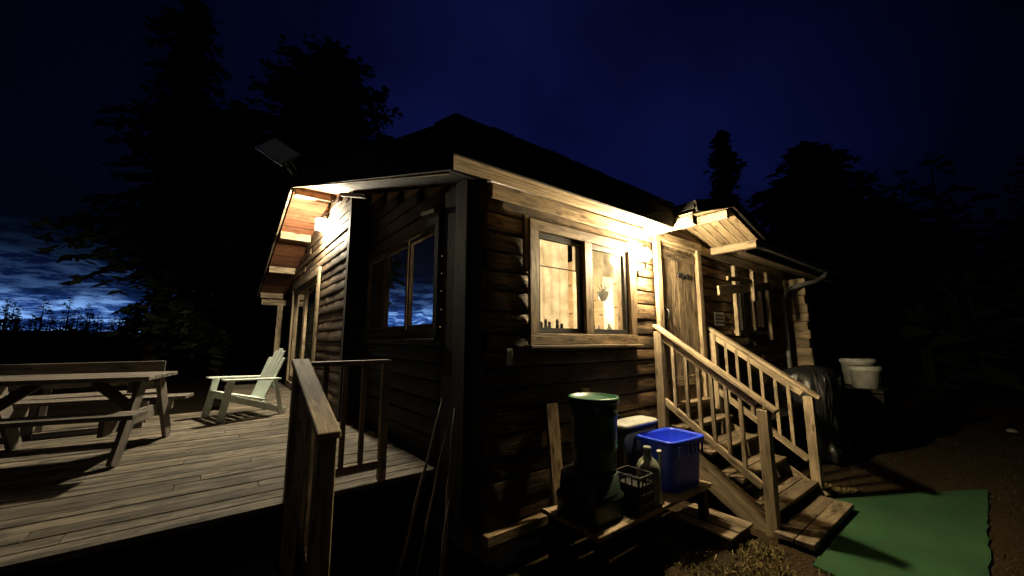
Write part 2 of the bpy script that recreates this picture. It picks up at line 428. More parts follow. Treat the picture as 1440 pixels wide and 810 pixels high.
b=B('stove_pipe','black',cabin); b.tube([(.2,3.3,3.8),(.2,3.3,4.72)],.12,16); b.loft((.2,3.3,4.70),[(.16,.16,0),(.16,.16,.10),(.06,.06,.14)],2,20); b.done()

# ---------- entrance canopy
pr=B('entrance_canopy_shell','roof',cabin)
ax,az=2.99,3.16; lx,rx,ez=CL,CR,2.91; yf=-.66
for (x0,z0,x1,z1) in ((lx-.06,ez,ax,az),(ax,az,rx+.06,ez)):
    vs=[(x0,yf-.05,z0+.03),(x1,yf-.05,z1+.03),(x1,.25,z1+.03),(x0,.25,z0+.03)]
    vs+= [(v[0],v[1],v[2]+.075) for v in vs]
    pr.poly(vs,[(0,1,2,3),(4,7,6,5),(0,4,5,1),(1,5,6,2),(2,6,7,3),(3,7,4,0)])
pr.done()
b=B('entrance_canopy_boards','soffit',cabin,.002)
for i in range(6):
    y0=yf+i*.108
    b.beam((lx,y0+.05,ez+.005),(ax-.012,y0+.05,az),.100,.018,(-.27,0,1))
    b.beam((ax+.012,y0+.05,az),(rx,y0+.05,ez+.005),.100,.018,(.27,0,1))
b.done()
b=B('canopy_gable_infill','siding',cabin); b.poly([(lx,-.03,ez-.03),(rx,-.03,ez-.03),(rx,-.03,ez),(ax,-.03,az),(lx,-.03,ez)],[(0,1,2,3,4)]); b.done()
b=B('entrance_canopy_beams','rail',cabin,.005)
for x in (lx+.05,rx-.05): b.box(x-.045,x+.045,yf+.0,-.08,ez-.11,ez-.012)
b.box(ax-.035,ax+.035,yf+.0,-.08,az-.13,az-.03)
b.done()
b=B('entrance_canopy_fascia','dtrim',cabin,.004)
b.beam((lx-.05,yf-.065,ez+.05),(ax,yf-.065,az+.05),.025,.12); b.beam((ax,yf-.065,az+.05),(rx+.05,yf-.065,ez+.05),.025,.12)
b.done()

# ---------- windows
def frame(b,ax,base,a0,a1,z0,z1,w,o0,o1):
    wbox(b,ax,base,a0,a0+w,o0,o1,z0+w,z1-w); wbox(b,ax,base,a1-w,a1,o0,o1,z0+w,z1-w)
    wbox(b,ax,base,a0,a1,o0,o1,z0,z0+w); wbox(b,ax,base,a0,a1,o0,o1,z1-w,z1)
def glass(ax,base,a0,a1,z0,z1,o):
    g=B('window_glass','glass',cabin)
    if ax=='x': g.poly([(a0,base-o,z0),(a1,base-o,z0),(a1,base-o,z1),(a0,base-o,z1)],[(0,1,2,3)])
    else: g.poly([(base-o,a0,z0),(base-o,a1,z0),(base-o,a1,z1),(base-o,a0,z1)],[(0,1,2,3)])
    g.done()
def curtain(ax,base,a0,a1,z0,z1,o,amp=.015,fr=38):
    c=B('curtain','curtain',cabin); n=max(8,int((a1-a0)*90)); ph=U(0,6); rows=[]
    for i in range(n+1):
        a=a0+(a1-a0)*i/n; r=[]
        for z in (z0,(z0+z1)/2,z1):
            oo=o+amp*math.sin(a*fr+ph+.6*math.sin(a*9))*(.6+.4*(z1-z)/(z1-z0))
            r.append(c.bm.verts.new((a,base-oo,z) if ax=='x' else (base-oo,a,z)))
        rows.append(r)
    for i in range(n):
        for j in range(2):
            f=c.bm.faces.new((rows[i][j],rows[i+1][j],rows[i+1][j+1],rows[i][j+1])); f.smooth=True
    c.done()
b=B('front_window_frame','frame',cabin,.004)
frame(b,'x',0,.39,1.91,1.56,2.66,.095,.047,.085)
b.box(.36,1.95,-.13,-.03,1.53,1.556)
b.box(1.10,1.20,-.080,-.0,1.655,2.565)
b.box(.335,.385,-.075,-.045,2.18,2.68)
b.box(1.915,1.955,-.07,-.045,1.9,2.6)
b.done()
b=B('front_window_sash','dtrim',cabin,.003)
frame(b,'x',0,.487,1.098,1.657,2.563,.05,.0,.045); frame(b,'x',0,1.202,1.813,1.657,2.563,.05,.0,.045)
b.done()
glass('x',0,.53,1.05,1.70,2.52,.02); glass('x',0,1.25,1.77,1.70,2.52,.02)
curtain('x',0,.47,1.12,1.60,2.60,-.17,.008,60); curtain('x',0,1.66,1.84,1.60,2.60,-.17,.012,50); curtain('x',0,1.19,1.42,1.60,2.6,-.17,.012,50)
b=B('window_valance','curtain',cabin); b.box(1.2,1.84,.14,.15,2.30,2.58); b.done()
b=B('window_shelf','room',cabin); b.box(.48,1.82,.102,.16,1.60,1.655); b.done()
b=B('window_muntins','frame',cabin); b.box(.53,1.05,-.018,-.008,2.262,2.270); b.done()
fig=empty('figurine')
b=B('figurine_body','black',fig)
for x,h in ((.62,.06),(.675,.085),(.72,.065),(.82,.09),(.88,.05)):
    b.loft((x,.04,1.705),[(.018,.018,0),(.012,.012,h*.5),(.017,.017,h*.7),(.006,.006,h)],2,10)
b.done()
b=B('figurine_ledge','frame',fig); b.box(.54,1.04,.001,.08,1.69,1.704); b.done()
bt=empty('bottle')
b=B('bottle_glass','can',bt)
for x,h in ((1.42,.15),(1.52,.10),(1.70,.12)):
    b.loft((x,.13,1.655),[(.03,.03,0),(.03,.03,h*.6),(.011,.011,h*.75),(.011,.011,h)],2,14)
b.done()
hp=empty('hanging_planter'); b=B('pot','black',hp); b.loft((1.60,.12,2.02),[(.03,.03,0),(.06,.06,.06),(.065,.065,.1)],2,14); b.tube([(1.54,.12,2.12),(1.60,.12,2.30),(1.66,.12,2.12)],.003,5)
for i in range(26):
    a=U(0,6.28); r=U(.03,.11); b.beam((1.60,.12,2.11),(1.60+r*math.cos(a),.12+r*.3*math.sin(a),2.11+U(-.08,.09)),.012,.002)
b.done()
b=B('gable_window_frame','dtrim',cabin,.004)
frame(b,'y',0,.72,3.14,1.62,2.82,.085,.047,.085)
b.box(-.12,-.03,.69,3.155,1.59,1.616)
b.done()
b=B('gable_window_sash','siding_dark',cabin,.003)
for a0,a1 in ((.81,1.55),(1.57,2.31),(2.33,3.07)):
    frame(b,'y',0,a0,a1,1.71,2.73,.05,.0,.04)
    glass('y',0,a0+.045,a1-.045,1.75,2.69,.018)
b.done()
curtain('y',0,.80,1.32,1.66,2.76,-.2,.02,45); curtain('y',0,1.58,2.28,1.66,2.76,-.2,.02,45); curtain('y',0,2.62,3.1,1.66,2.76,-.2,.02,45)
b=B('window_flap','rail',cabin); b.beam((-.10,.78,2.86),(-.10,1.08,2.90),.03,.04); b.done()
b=B('patio_door_frame','rail',cabin,.005)
frame(b,'y',-.25,5.05,8.2,.52,2.94,.13,.047,.09)
for a0,a1 in ((5.19,6.63),(6.65,8.06)):
    frame(b,'y',-.25,a0,a1,.66,2.80,.11,.0,.045)
    glass('y',-.25,a0+.1,a1-.1,.75,2.7,.02)
b.done()
b=B('patio_door_blind','dtrim',cabin); b.box(-.12,-.11,5.16,8.1,.66,2.8); b.done()
b=B('door_casing','trim',cabin,.005)
b.box(2.35,2.445,-.095,-.046,.87,2.80); b.box(3.345,3.44,-.095,-.046,.87,2.80); b.box(2.33,3.46,-.10,-.046,2.803,2.90)
b.box(2.38,3.42,-.16,-.005,.82,.868)
b.done()
b=B('door_leaf','door',cabin,.003)
x=2.45
for i in range(6):
    b.box(x,x+.145,-.04+U(-.002,.002),-.003,.875,2.798); x+=.149
b.done()
b=B('door_ledges','door',cabin,.004)
for z in (1.05,2.6): b.box(2.47,3.32,-.062,-.043,z,z+.11)
b.done()
b=B('door_handle','black',cabin); b.tube([(2.54,-.04,1.85),(2.54,-.10,1.85),(2.54,-.10,1.95),(2.54,-.04,1.98)],.011,8); b.loft((2.54,-.045,1.75),[(.03,.01,0),(.03,.01,.07)],3,12)
for i in range(9): b.beam((2.9+i*.04,-.048,2.40+.02*math.sin(i*2)),(2.93+i*.04,-.048,2.44+.02*math.sin(i*1.3+1)),.012,.014)
b.done()
b=B('small_window_frame','dtrim',cabin,.003); frame(b,'x',0,4.66,5.64,1.72,2.56,.085,.047,.08); b.done()
glass('x',0,4.75,5.55,1.80,2.48,.02)
b=B('small_window_blind','dtrim',cabin); b.box(4.7,5.6,.14,.15,1.75,2.55); b.done()

# ---------- interior lights
il=empty('table_lamp')
b=B('bulb','ibulb',il); b.globe((1.80,.60,1.98),.05,14,8); b.done()
b=B('stand','black',il); b.tube([(1.80,.60,1.60),(1.80,.60,1.935)],.012,8); b.loft((1.80,.60,1.58),[(.08,.08,0),(.07,.07,.03)],2,20); b.done()
b=B('side_table','room',empty('side_table')); b.box(1.5,2.3,.4,.85,1.54,1.58)
for x in(1.53,2.27):
    for y in (.43,.82): b.box(x-.02,x+.02,y-.02,y+.02,.85,1.54)
b.done()
cl=empty('ceiling_light')
b=B('bulb','ibulb',cl); b.globe((.95,1.5,2.58),.085,16,8); b.done()
b=B('cord','black',cl); b.tube([(.95,1.5,2.66),(.95,1.5,zb(1.5))],.008,6); b.done()

# ---------- wall lantern
wl=empty('wall_lantern')
LX,LY,LZ=1.93,-.205,2.52
b=B('glow_bulb','bulb',wl); b.globe((LX,LY,LZ),.068); b.done()
b=B('bracket','black',wl)
b.loft((LX+.05,-.055,LZ-.20),[(.05,.012,0),(.05,.012,.14)],3,16)
b.tube([(LX+.05,-.06,LZ-.14),(LX+.03,-.14,LZ-.19),(LX,LY,LZ-.13),(LX,LY,LZ-.075)],.009,8)
b.loft((LX,LY,LZ-.085),[(.03,.03,0),(.03,.03,.02)],6,12)
b.loft((LX,LY,LZ+.067),[(.035,.035,0),(.02,.02,.03),(.008,.008,.05)],2,16)
b.done()
# ---------- gable flood lamp
fl=empty('flood_lamp')
FX,FY,FZ=-.395,4.84,3.67
b=B('glow_panel','bulbL',fl)
b.loft((FX,FY,FZ),[(.045,.06,-.095),(.072,.10,-.08),(.075,.105,.0),(.072,.10,.07),(.055,.07,.085)],4,24); b.done()
b=B('bracket','black',fl); b.box(FX-.085,FX+.085,FY-.115,FY+.115,FZ+.088,FZ+.108); b.loft((-.300,FY,FZ+.14),[(.008,.06,-.05),(.008,.06,.10)],3,14); b.tube([(-.305,FY,FZ+.18),(-.35,FY,FZ+.19),(FX,FY,FZ+.16),(FX,FY,FZ+.105)],.014,8); b.done()

# ---------- solar panel on a mast at the rake
sp=empty('solar_panel')
c=Vector((-1.16,4.55,4.72))
uz=Vector((-.50,-.72,.48)).normalized(); ux=Vector((.60,-.42,-.68)); ux=(ux-uz*ux.dot(uz)).normalized(); uy=uz.cross(ux)
rot=Matrix((ux,uy,uz)).transposed()
b=B('panel','panel',sp,.004); b.box8(c,.36,.17,.014,rot); b.done()
b=B('panel_rim','galv',sp)
for s_ in (-1,1): b.box8(c+uy*s_*.182,.38,.011,.02,rot); b.box8(c+ux*s_*.371,.010,.17,.02,rot)
b.tube([tuple(c-uz*.02),(-.85,4.75,4.35)],.02,8); b.tube([tuple(c+ux*.3-uz*.02),(-.75,4.7,4.38)],.012,8)
b.done()

# ---------- downspout
ds=empty('downspout')
b=B('pipe','galv',ds)
b.tube([(7.55,-.54,2.90),(7.42,-.54,2.86),(7.30,-.52,2.76),(6.95,-.46,2.66),(6.55,-.34,2.58),(6.40,-.20,2.50),(6.38,-.12,2.35),(6.38,-.12,.5),(6.34,-.2,.3)],.042,12)
b.done()
b=B('gutter','galv',ds); b.box(3.95,8.6,-.585,-.505,2.87,2.878); b.box(3.95,8.6,-.592,-.586,2.87,2.955); b.done()
e=empty('outdoor_thermometer'); b=B('case','white',e,.004); b.box(.155,.215,-.065,-.042,1.40,1.53); b.done()
b=B('display','black',e); b.box(.165,.205,-.0675,-.0655,1.46,1.51); b.done()
e=empty('notice_sign'); b=B('board','white',e); b.box(3.80,4.08,-.06,-.046,1.80,1.99); b.done()
b=B('lettering','black',e)
for r_ in range(3):
    x=3.82
    while x<4.04:
        w=U(.015,.04); b.box(x,x+w,-.0625,-.0605,1.83+r_*.05,1.86+r_*.05); x+=w+.01
b.done()
e=empty('wooden_rack'); b=B('rack_boards','rail',e,.006)
b.beam((4.32,-.14,1.66),(4.34,-.14,2.70),.07,.05,(0,1,0))
b.beam((5.62,-.14,1.6),(5.60,-.14,2.74),.08,.05,(0,1,0))
b.beam((3.66,-.19,2.27),(5.66,-.19,2.50),.03,.13); b.beam((3.9,-.22,2.46),(4.9,-.22,2.50),.03,.06)
b.beam((4.78,-.23,2.18),(4.80,-.23,2.64),.13,.05,(0,1,0)); b.beam((4.32,-.10,1.72),(5.6,-.10,1.72),.03,.06)
b.beam((5.1,-.10,1.66),(5.1,-.10,2.5),.04,.04,(0,1,0))
b.done()

# ---------- entrance stairs
st=empty('entrance_stairs')
b=B('treads','tread',st,.006)
for i,z in enumerate((.66,.47,.28,.09)):
    y1=-.02-.27*i
    for k in range(2): b.box(2.38,3.56,y1-.285+.148*k,y1-.145+.148*k,z-.038,z,.003)
b.done()
b=B('stringers','rail',st,.005)
for x in (2.345,3.575):
    b.beam((x,-.03,.58),(x,-1.12,-.14+.02),.038,.24)
b.done()
b=B('handrails','rail',st,.008)
for x in (2.30,3.60):
    b.beam((x,-.05,1.765),(x,-1.20,.965),.10,.04)
    b.beam((x,-.06,.98),(x,-1.04,.29),.045,.07)
    b.beam((x,-.06,1.68),(x,-1.04,1.00),.035,.07)
b.done()
b=B('newel_posts','rail',st,.006)
for x in (2.30,3.60):
    b.box(x-.045,x+.045,-1.14,-1.05,GZ,.975); b.box(x-.045,x+.045,-.145,-.055,.3,1.70)
b.done()
b=B('balusters','rail',st,.004)
for x in (2.30,3.60):
    for i in range(6):
        y=-.26-.13*i+U(-.006,.006); zt=1.765+(y+.05)*.70-.05; b.beam((x,y,zt-.74),(x+U(-.006,.006),y,zt),.035,.035)
b.done()
b=B('bottom_platform','tread',st,.006)
for k in range(2): b.box(2.2,3.46,-1.41+.145*k,-1.27+.145*k,GZ+.04,GZ+.085,.006)
for x in (2.3,3.3): b.box(x,x+.09,-1.40,-1.16,GZ,GZ+.04)
b.done()
e=empty('wooden_pallet'); b=B('slats','tread',e,.005)
for k in range(3): b.box(1.75+.15*k,1.88+.15*k,-.98,-.45,-.02,.005,.003)
for y in (-.95,-.55): b.box(1.75,2.19,y,y+.07,GZ,-.023)
b.done()

# ---------- bench under window and clutter
e=empty('low_bench'); b=B('planks','trim',e,.005)
for k in range(4): b.box(.45,2.05,-.70+.145*k,-.562+.145*k,.25,.285,.003)
b.done(); b=B('legs','dtrim',e)
for x in (.52,1.15,1.95):
    for y in (-.66,-.2): b.box(x-.04,x+.04,y-.03,y+.03,GZ,.247)
b.done()
e=empty('green_barrel'); b=B('barrel','green',e)
cx,cy=.76,-.42
b.loft((cx,cy,.60),[(.15,.15,0),(.168,.168,.02),(.172,.172,.15),(.180,.180,.16),(.180,.180,.18),(.175,.175,.19),(.183,.183,.40),(.190,.190,.41),(.190,.190,.43),(.184,.184,.44),(.186,.186,.53)],2,40)
b.done(); b=B('lid','green',e)
b.loft((cx,cy,1.131),[(.196,.196,-.03),(.204,.204,-.025),(.204,.204,.01),(.198,.198,.02),(.185,.185,.022),(.18,.18,.008),(.02,.02,.012)],2,40); b.done()
e=empty('composter_base'); b=B('body','dgreen',e)
b.loft((cx-.07,cy,.287),[(.21,.20,0),(.22,.205,.02),(.22,.205,.12),(.225,.21,.13),(.225,.21,.15),(.20,.19,.17),(.19,.18,.305)],4,40); b.done()
e=empty('milk_crate'); b=B('lattice','cover',e,.002)
z0,z1=.287,.56; x0,x1,y0,y1=.93,1.12,-.695,-.46
for i in range(5):
    t=i/4
    for yy in (y0,y1): b.box(x0+(x1-x0-.012)*t,x0+(x1-x0-.012)*t+.012,yy-.004,yy+.004,z0,z1)
    for xx in (x0,x1): b.box(xx-.004,xx+.004,y0+(y1-y0-.012)*t,y0+(y1-y0-.012)*t+.012,z0,z1)
    zz=z0+(z1-z0-.014)*t
    for yy in (y0,y1): b.box(x0,x1,yy-.007,yy+.007,zz,zz+.014)
    for xx in (x0,x1): b.box(xx-.007,xx+.007,y0,y1,zz+.001,zz+.015)
b.box(x0+.01,x1-.01,y0+.01,y1-.01,z0,z0+.19)
b.done()
e=empty('watering_can'); b=B('body','can',e)
wx,wy=1.235,-.58
b.loft((wx,wy,.287),[(.092,.092,0),(.10,.10,.02),(.097,.097,.14),(.092,.092,.27),(.07,.07,.32),(.032,.032,.35),(.028,.028,.40),(.034,.034,.41),(.032,.032,.43)],2,28)
b.tube([(wx+.08,wy,.40),(wx+.15,wy-.01,.50),(wx+.17,wy-.01,.62),(wx+.155,wy-.01,.66)],[.02,.016,.012,.02],10)
b.tube([(wx-.08,wy,.40),(wx-.12,wy,.46),(wx-.11,wy,.58),(wx-.04,wy,.62)],.012,8); b.done()
e=empty('recycling_bin'); b=B('tub','blue',e)
bx,by,bz=1.73,-.50,.287
b.loft((bx,by,bz),[(.21,.14,0),(.22,.15,.01),(.245,.172,.38),(.247,.174,.385),(.272,.198,.39),(.278,.204,.405),(.278,.204,.43),(.272,.198,.44),(.250,.178,.44),(.242,.170,.42),(.212,.145,.03)],7,56,rotz=-.08)
b.done(); b=B('rim_ribs','blue',e)
for i in range(7):
    x=bx-.2+i*.066; b.box(x-.006,x+.006,by-.205,by-.19,bz+.31,bz+.40)
b.done()
e=empty('storage_tote'); b=B('tub','dblue',e)
b.loft((1.60,-.19,.287),[(.24,.09,0),(.27,.105,.50)],7,48); b.done()
b=B('lid','grey',e); b.loft((1.60,-.19,.788),[(.285,.12,0),(.29,.125,.02),(.27,.105,.035),(.25,.09,.03)],7,48); b.done()
e=empty('leaning_board'); b=B('boards','frame',e,.004)
b.beam((.62,-.15,.29),(.63,-.065,1.06),.13,.025,(0,1,0)); b.beam((1.06,-.17,.29),(1.06,-.065,1.15),.11,.025,(0,1,0)); b.done()

# ---------- covered grill and buckets
e=empty('covered_grill'); b=B('vinyl_cover','cover',e)
pf=[]
for z,sx,sy in ((.05,.40,.32),(.2,.39,.31),(.4,.36,.29),(.6,.35,.28),(.8,.35,.28),(.95,.37,.30),(1.08,.385,.31),(1.17,.37,.29),(1.24,.31,.24),(1.29,.2,.15),(1.32,.06,.05)): pf.append((sx,sy,z))
b.loft((5.45,-.66,GZ),pf,5,96,wob=.34,fq=4.2); b.done()
e=empty('plastic_bucket'); b=B('buckets','white',e)
for (x,y,r,h) in ((7.05,-1.0,.21,.36),(7.7,-.80,.25,.46)):
    b.loft((x,y,.80),[(r*.85,r*.85,0),(r*.97,r*.97,h-.08),(r*1.05,r*1.05,h-.07),(r*1.05,r*1.05,h-.03),(r*.98,r*.98,h-.02),(r,r,h),(r*.9,r*.9,h-.01),(r*.1,r*.1,h-.005)],2,36)
b.done()
e=empty('wooden_stand'); b=B('planks','dtrim',e,.004)
for k in range(5): b.box(6.7,8.1,-1.25+.145*k,-1.11+.145*k,.76,.797)
for k in range(6): b.box(6.7,8.1,-1.24,-1.22,GZ+.01+.14*k,GZ+.14+.14*k); b.box(6.68,6.70,-1.22,-.55,GZ+.01+.14*k,GZ+.14+.14*k)
b.done()
e=empty('firewood_box'); b=B('planks','dtrim',e,.004)
for k in range(5): b.box(4.1,4.95,-.62,-.60,GZ+.02+k*.13,GZ+.14+k*.13); b.box(4.93,4.95,-.598,-.2,GZ+.02+k*.13,GZ+.14+k*.13)
b.box(4.07,4.98,-.64,-.15,GZ+.68,GZ+.71); b.done()
for (x,y,s_) in ((9.0,-3.0,.10),(10.2,-2.4,.07)):
    e=empty('field_stone',(0,0,0)); b=B('rock','stone',e); b.loft((x,y,GZ-.02),[(s_,s_*.8,0),(s_*1.1,s_,s_*.5),(s_*.7,s_*.6,s_*.95),(s_*.1,s_*.1,s_*1.05)],2.4,18,wob=.3); b.done()

# ---------- turf carpet
b=B('turf_carpet','carpet')
corners=[(1.80,-2.27),(5.38,-2.20),(3.90,-1.22),(3.6,-1.22),(2.02,-1.44)]
pts=[]
for i in range(5):
    p=Vector(corners[i]); q=Vector(corners[(i+1)%5]); n=max(2,int((q-p).length/.12))
    for k in range(n):
        w_=p.lerp(q,k/n); pts.append((w_.x+U(-.012,.012),w_.y+U(-.012,.012)))
bl=[b.bm.verts.new((x,y,GZ+.004)) for x,y in pts]; tl=[b.bm.verts.new((x,y,GZ+.014+U(0,.008))) for x,y in pts]
b.bm.faces.new(tl)
for i in range(len(pts)): b.bm.faces.new((bl[i],bl[(i+1)%len(pts)],tl[(i+1)%len(pts)],tl[i]))
b.done()
# ---------- grass
def grass(name,n,area,h0,h1,mat):
    vs=[];fs=[]
    for i in range(n):
        x,y=area()
        a=U(0,6.28); w=U(.003,.006); h=U(h0,h1); l=U(.2,.9)*h*1.6; k=len(vs); dx,dy=math.cos(a),math.sin(a)
        q=U(0,6.28); lx_,ly_=math.cos(q)*l,math.sin(q)*l
        vs+=[(x-dx*w,y-dy*w,GZ),(x+dx*w,y+dy*w,GZ),(x+lx_*.4+dx*w*.7,y+ly_*.4+dy*w*.7,GZ+h*.6),(x+lx_*.4-dx*w*.7,y+ly_*.4-dy*w*.7,GZ+h*.6),(x+lx_,y+ly_,GZ+h)]
        fs+=[(k,k+1,k+2,k+3),(k+3,k+2,k+4)]
    me=bpy.data.meshes.new(name); me.from_pydata(vs,[],fs); me.materials.append(M[mat]); o=bpy.data.objects.new(name,me); COL.objects.link(o)
def incarpet(x,y):
    for i in range(5):
        a=corners[i]; d=corners[(i+1)%5]
        if (d[0]-a[0])*(y-a[1])-(d[1]-a[1])*(x-a[0])<0: return False
    return True
def a1():
    while True:
        x,y=U(1.2,4.2),U(-1.9,-.5)
        if x>2.1 and y>-1.42 and x<3.5: continue
        if incarpet(x,y): continue
        if noise.noise(Vector((x*4,y*4,0)))+U(-.25,.25)>-.02: return x,y
grass('dry_grass',6500,a1,.008,.038,'grass')
def a2():
    while True:
        x,y=U(-1,10),U(-5,-.3)
        if incarpet(x,y): continue
        if -2.2<x<-1 and y>-3: continue
        if 2.1<x<3.8 and y>-1.5: continue
        if noise.noise(Vector((x*1.5,y*1.5,3)))+U(-.3,.3)>.0: return x,y
grass('lawn_grass',8000,a2,.012,.035,'lawn')

# ---------- deck
deck=empty('wooden_deck')
b=B('deck_boards','deck',deck,.004)
y=.62
while y<9.2:
    w=.138
    x0=-9.0 if y<5.2 else -1.5
    x1=-.10 if y<3.0 else -.34
    x=x0
    while x<x1-.01:
        xe=min(x+U(2.4,4.2),x1)
        if x1-xe<.5: xe=x1
        dz=U(-.003,.003); b.box(x+.003,xe,y,y+w,.462+dz,.50+dz); x=xe
    y+=w+.010
b.done()
b=B('rim_joists','dtrim',deck)
b.box(-9,-.12,.632,.67,.26,.458); b.box(-9,-.3,5.05,5.1,.26,.458)
x=-8.8
while x<-.3: b.box(x,x+.04,.68,5.0,.27,.456); x+=.6
for x in (-8.5,-6,-3.6,-1.25,-.4):
    for yy in (.72,2.9,4.8): b.box(x,x+.1,yy,yy+.1,GZ,.26)
b.done()
b=B('deck_step','deck',deck,.005)
b.box(-8,-1.28,.30,.44,.165,.20); b.box(-8,-1.28,.447,.60,.165,.20)
for x in (-7.5,-5,-3,-1.4): b.box(x,x+.05,.32,.6,GZ,.164)
b.done()
rl=empty('deck_railing')
b=B('top_rails','rail',rl,.008)
RX=-1.19
b.beam((RX,.68,1.445),(RX,-.36,1.115),.115,.04)
b.box(RX+.06,-.54,.585,.665,1.405,1.44)
b.box(RX+.05,-.60,.605,.645,.60,.66)
b.beam((RX,.60,.62),(RX,-.24,.34),.04,.08)
b.done()
b=B('posts','rail',rl,.006)
b.box(RX-.045,RX+.045,.58,.67,GZ,1.405); b.box(RX-.045,RX+.045,-.34,-.25,GZ,1.105)
b.box(-.60,-.54,.60,.66,.505,1.404); b.done()
b=B('balusters','rail',rl,.004)
for x in (-1.02,-.88,-.74): b.box(x-.018,x+.018,.608,.644,.66,1.405)
for i in range(5):
    yy=.46-.145*i; zt=1.445-(.68-yy)*.317-.02; b.box(RX-.018,RX+.018,yy-.018,yy+.018,zt-.83,zt)
b.done()
e=empty('leaning_poles'); b=B('poles','stick',e)
for p0,p1,r in (((-.55,.30,GZ),(-.12,.47,1.10),.014),((-.44,.22,GZ),(-.12,.35,1.00),.010),((-.30,.10,GZ),(-.13,.25,1.06),.016),((-.36,.05,GZ),(-.13,.18,.8),.009)):
    p0=Vector(p0);p1=Vector(p1); pts=[p0.lerp(p1,i/6)+Vector((U(-.008,.008),U(-.008,.008),0)) for i in range(7)]
    b.tube(pts,[r*(1.1-.06*i) for i in range(7)],8)
b.done()

# ---------- picnic table
lx_=Vector((.976,-.217,0)); ly_=Vector((.217,.976,0))
Mt=Matrix(((lx_.x,ly_.x,0,-2.80),(lx_.y,ly_.y,0,3.05),(0,0,1,.502),(0,0,0,1)))
pt=empty('picnic_table')
b=B('tabletop','table',pt,.005,M4=Mt)
for k in range(5): b.box(-.80,.72,-.37+k*.149,-.37+k*.149+.142,.71,.75)
b.done()
b=B('seats','table',pt,.005,M4=Mt)
for s_ in (-1,1):
    for k in range(2): 
        y=s_*(.56+k*.148); b.box(-.80,.78,y-.07,y+.07,.42,.458)
b.done()
b=B('trestles','table',pt,.005,M4=Mt)
for x in (-.62,.58):
    b.box(x-.02,x+.02,-.34,.34,.60,.708)
    b.box(x-.02,x+.02,-.76,.76,.29,.418)
    for s_ in (-1,1):
        b.beam((x+.042,s_*.20,.705),(x+.042,s_*.60,.0),.038,.15,(0,1,0))
b.beam((-.58,0,.37),(-.2,0,.69),.04,.09); b.beam((.54,0,.37),(.2,0,.69),.04,.09)
b.done()
gb=empty('deck_bench')
b=B('seat','table',gb,.005)
for k in range(3): b.box(-5.6,-2.25,4.22+k*.145,4.355+k*.145,.90,.94)
b.done()
b=B('backrest','table',gb,.005)
b.box(-5.6,-2.25,4.72,4.755,1.00,1.14); b.box(-5.6,-2.25,4.74,4.775,1.15,1.31); b.done()
b=B('legs','table',gb,.005)
for x in (-5.4,-4.4,-3.3,-2.4):
    b.box(x-.04,x+.04,4.24,4.30,.503,.899); b.beam((x,4.68,.503),(x,4.80,1.28),.06,.05,(0,1,0)) ; b.box(x-.03,x+.03,4.31,4.66,.83,.899)
b.done()
# ---------- adirondack chair
f=Vector((-.92,-.28,0)).normalized(); s=Vector((-f.y,f.x,0)); K=.98
Mc=Matrix(((f.x*K,s.x*K,0,-1.33),(f.y*K,s.y*K,0,4.42),(0,0,K,.502),(0,0,0,1)))
ac=empty('adirondack_chair')
b=B('seat','chairp',ac,.006,M4=Mc)
for k in range(6):
    t=k/5; x=.30-.48*t; z=.37-.13*t; b.box8((x,0,z),.042,.27,.011,Matrix.Rotation(-.26 ,3,'Y'))
b.done()
b=B('backrest','chairp',ac,.006,M4=Mc)
for k in range(5):
    t=k-2; top=.98-.035*t*t; y0=t*.088; y1=t*.118
    p0=Vector((-.18,y0,.22)); p1=Vector((-.18-.30*(top-.22)/.76,y1,top)); b.beam(p0,p1,.100,.02,(1,0,.5))
b.beam((-.30,-.26,.44),(-.30,.26,.44),.02,.07); b.beam((-.42,-.23,.78),(-.42,.23,.78),.02,.05)
b.done()
b=B('arms','chairp',ac,.008,M4=Mc)
for s_ in (-1,1):
    b.beam((.38,s_*.315,.565),(-.36,s_*.30,.535),.125,.024)
b.done()
b=B('legs','chairp',ac,.006,M4=Mc)
for s_ in (-1,1):
    b.beam((.36,s_*.295,0),(.27,s_*.295,.552),.09,.03,(0,1,0))
    b.beam((.32,s_*.262,.33),(-.50,s_*.262,.03),.03,.09)
    b.beam((-.30,s_*.295,.53),(-.42,s_*.295,.0),.06,.03,(0,1,0))
b.done()

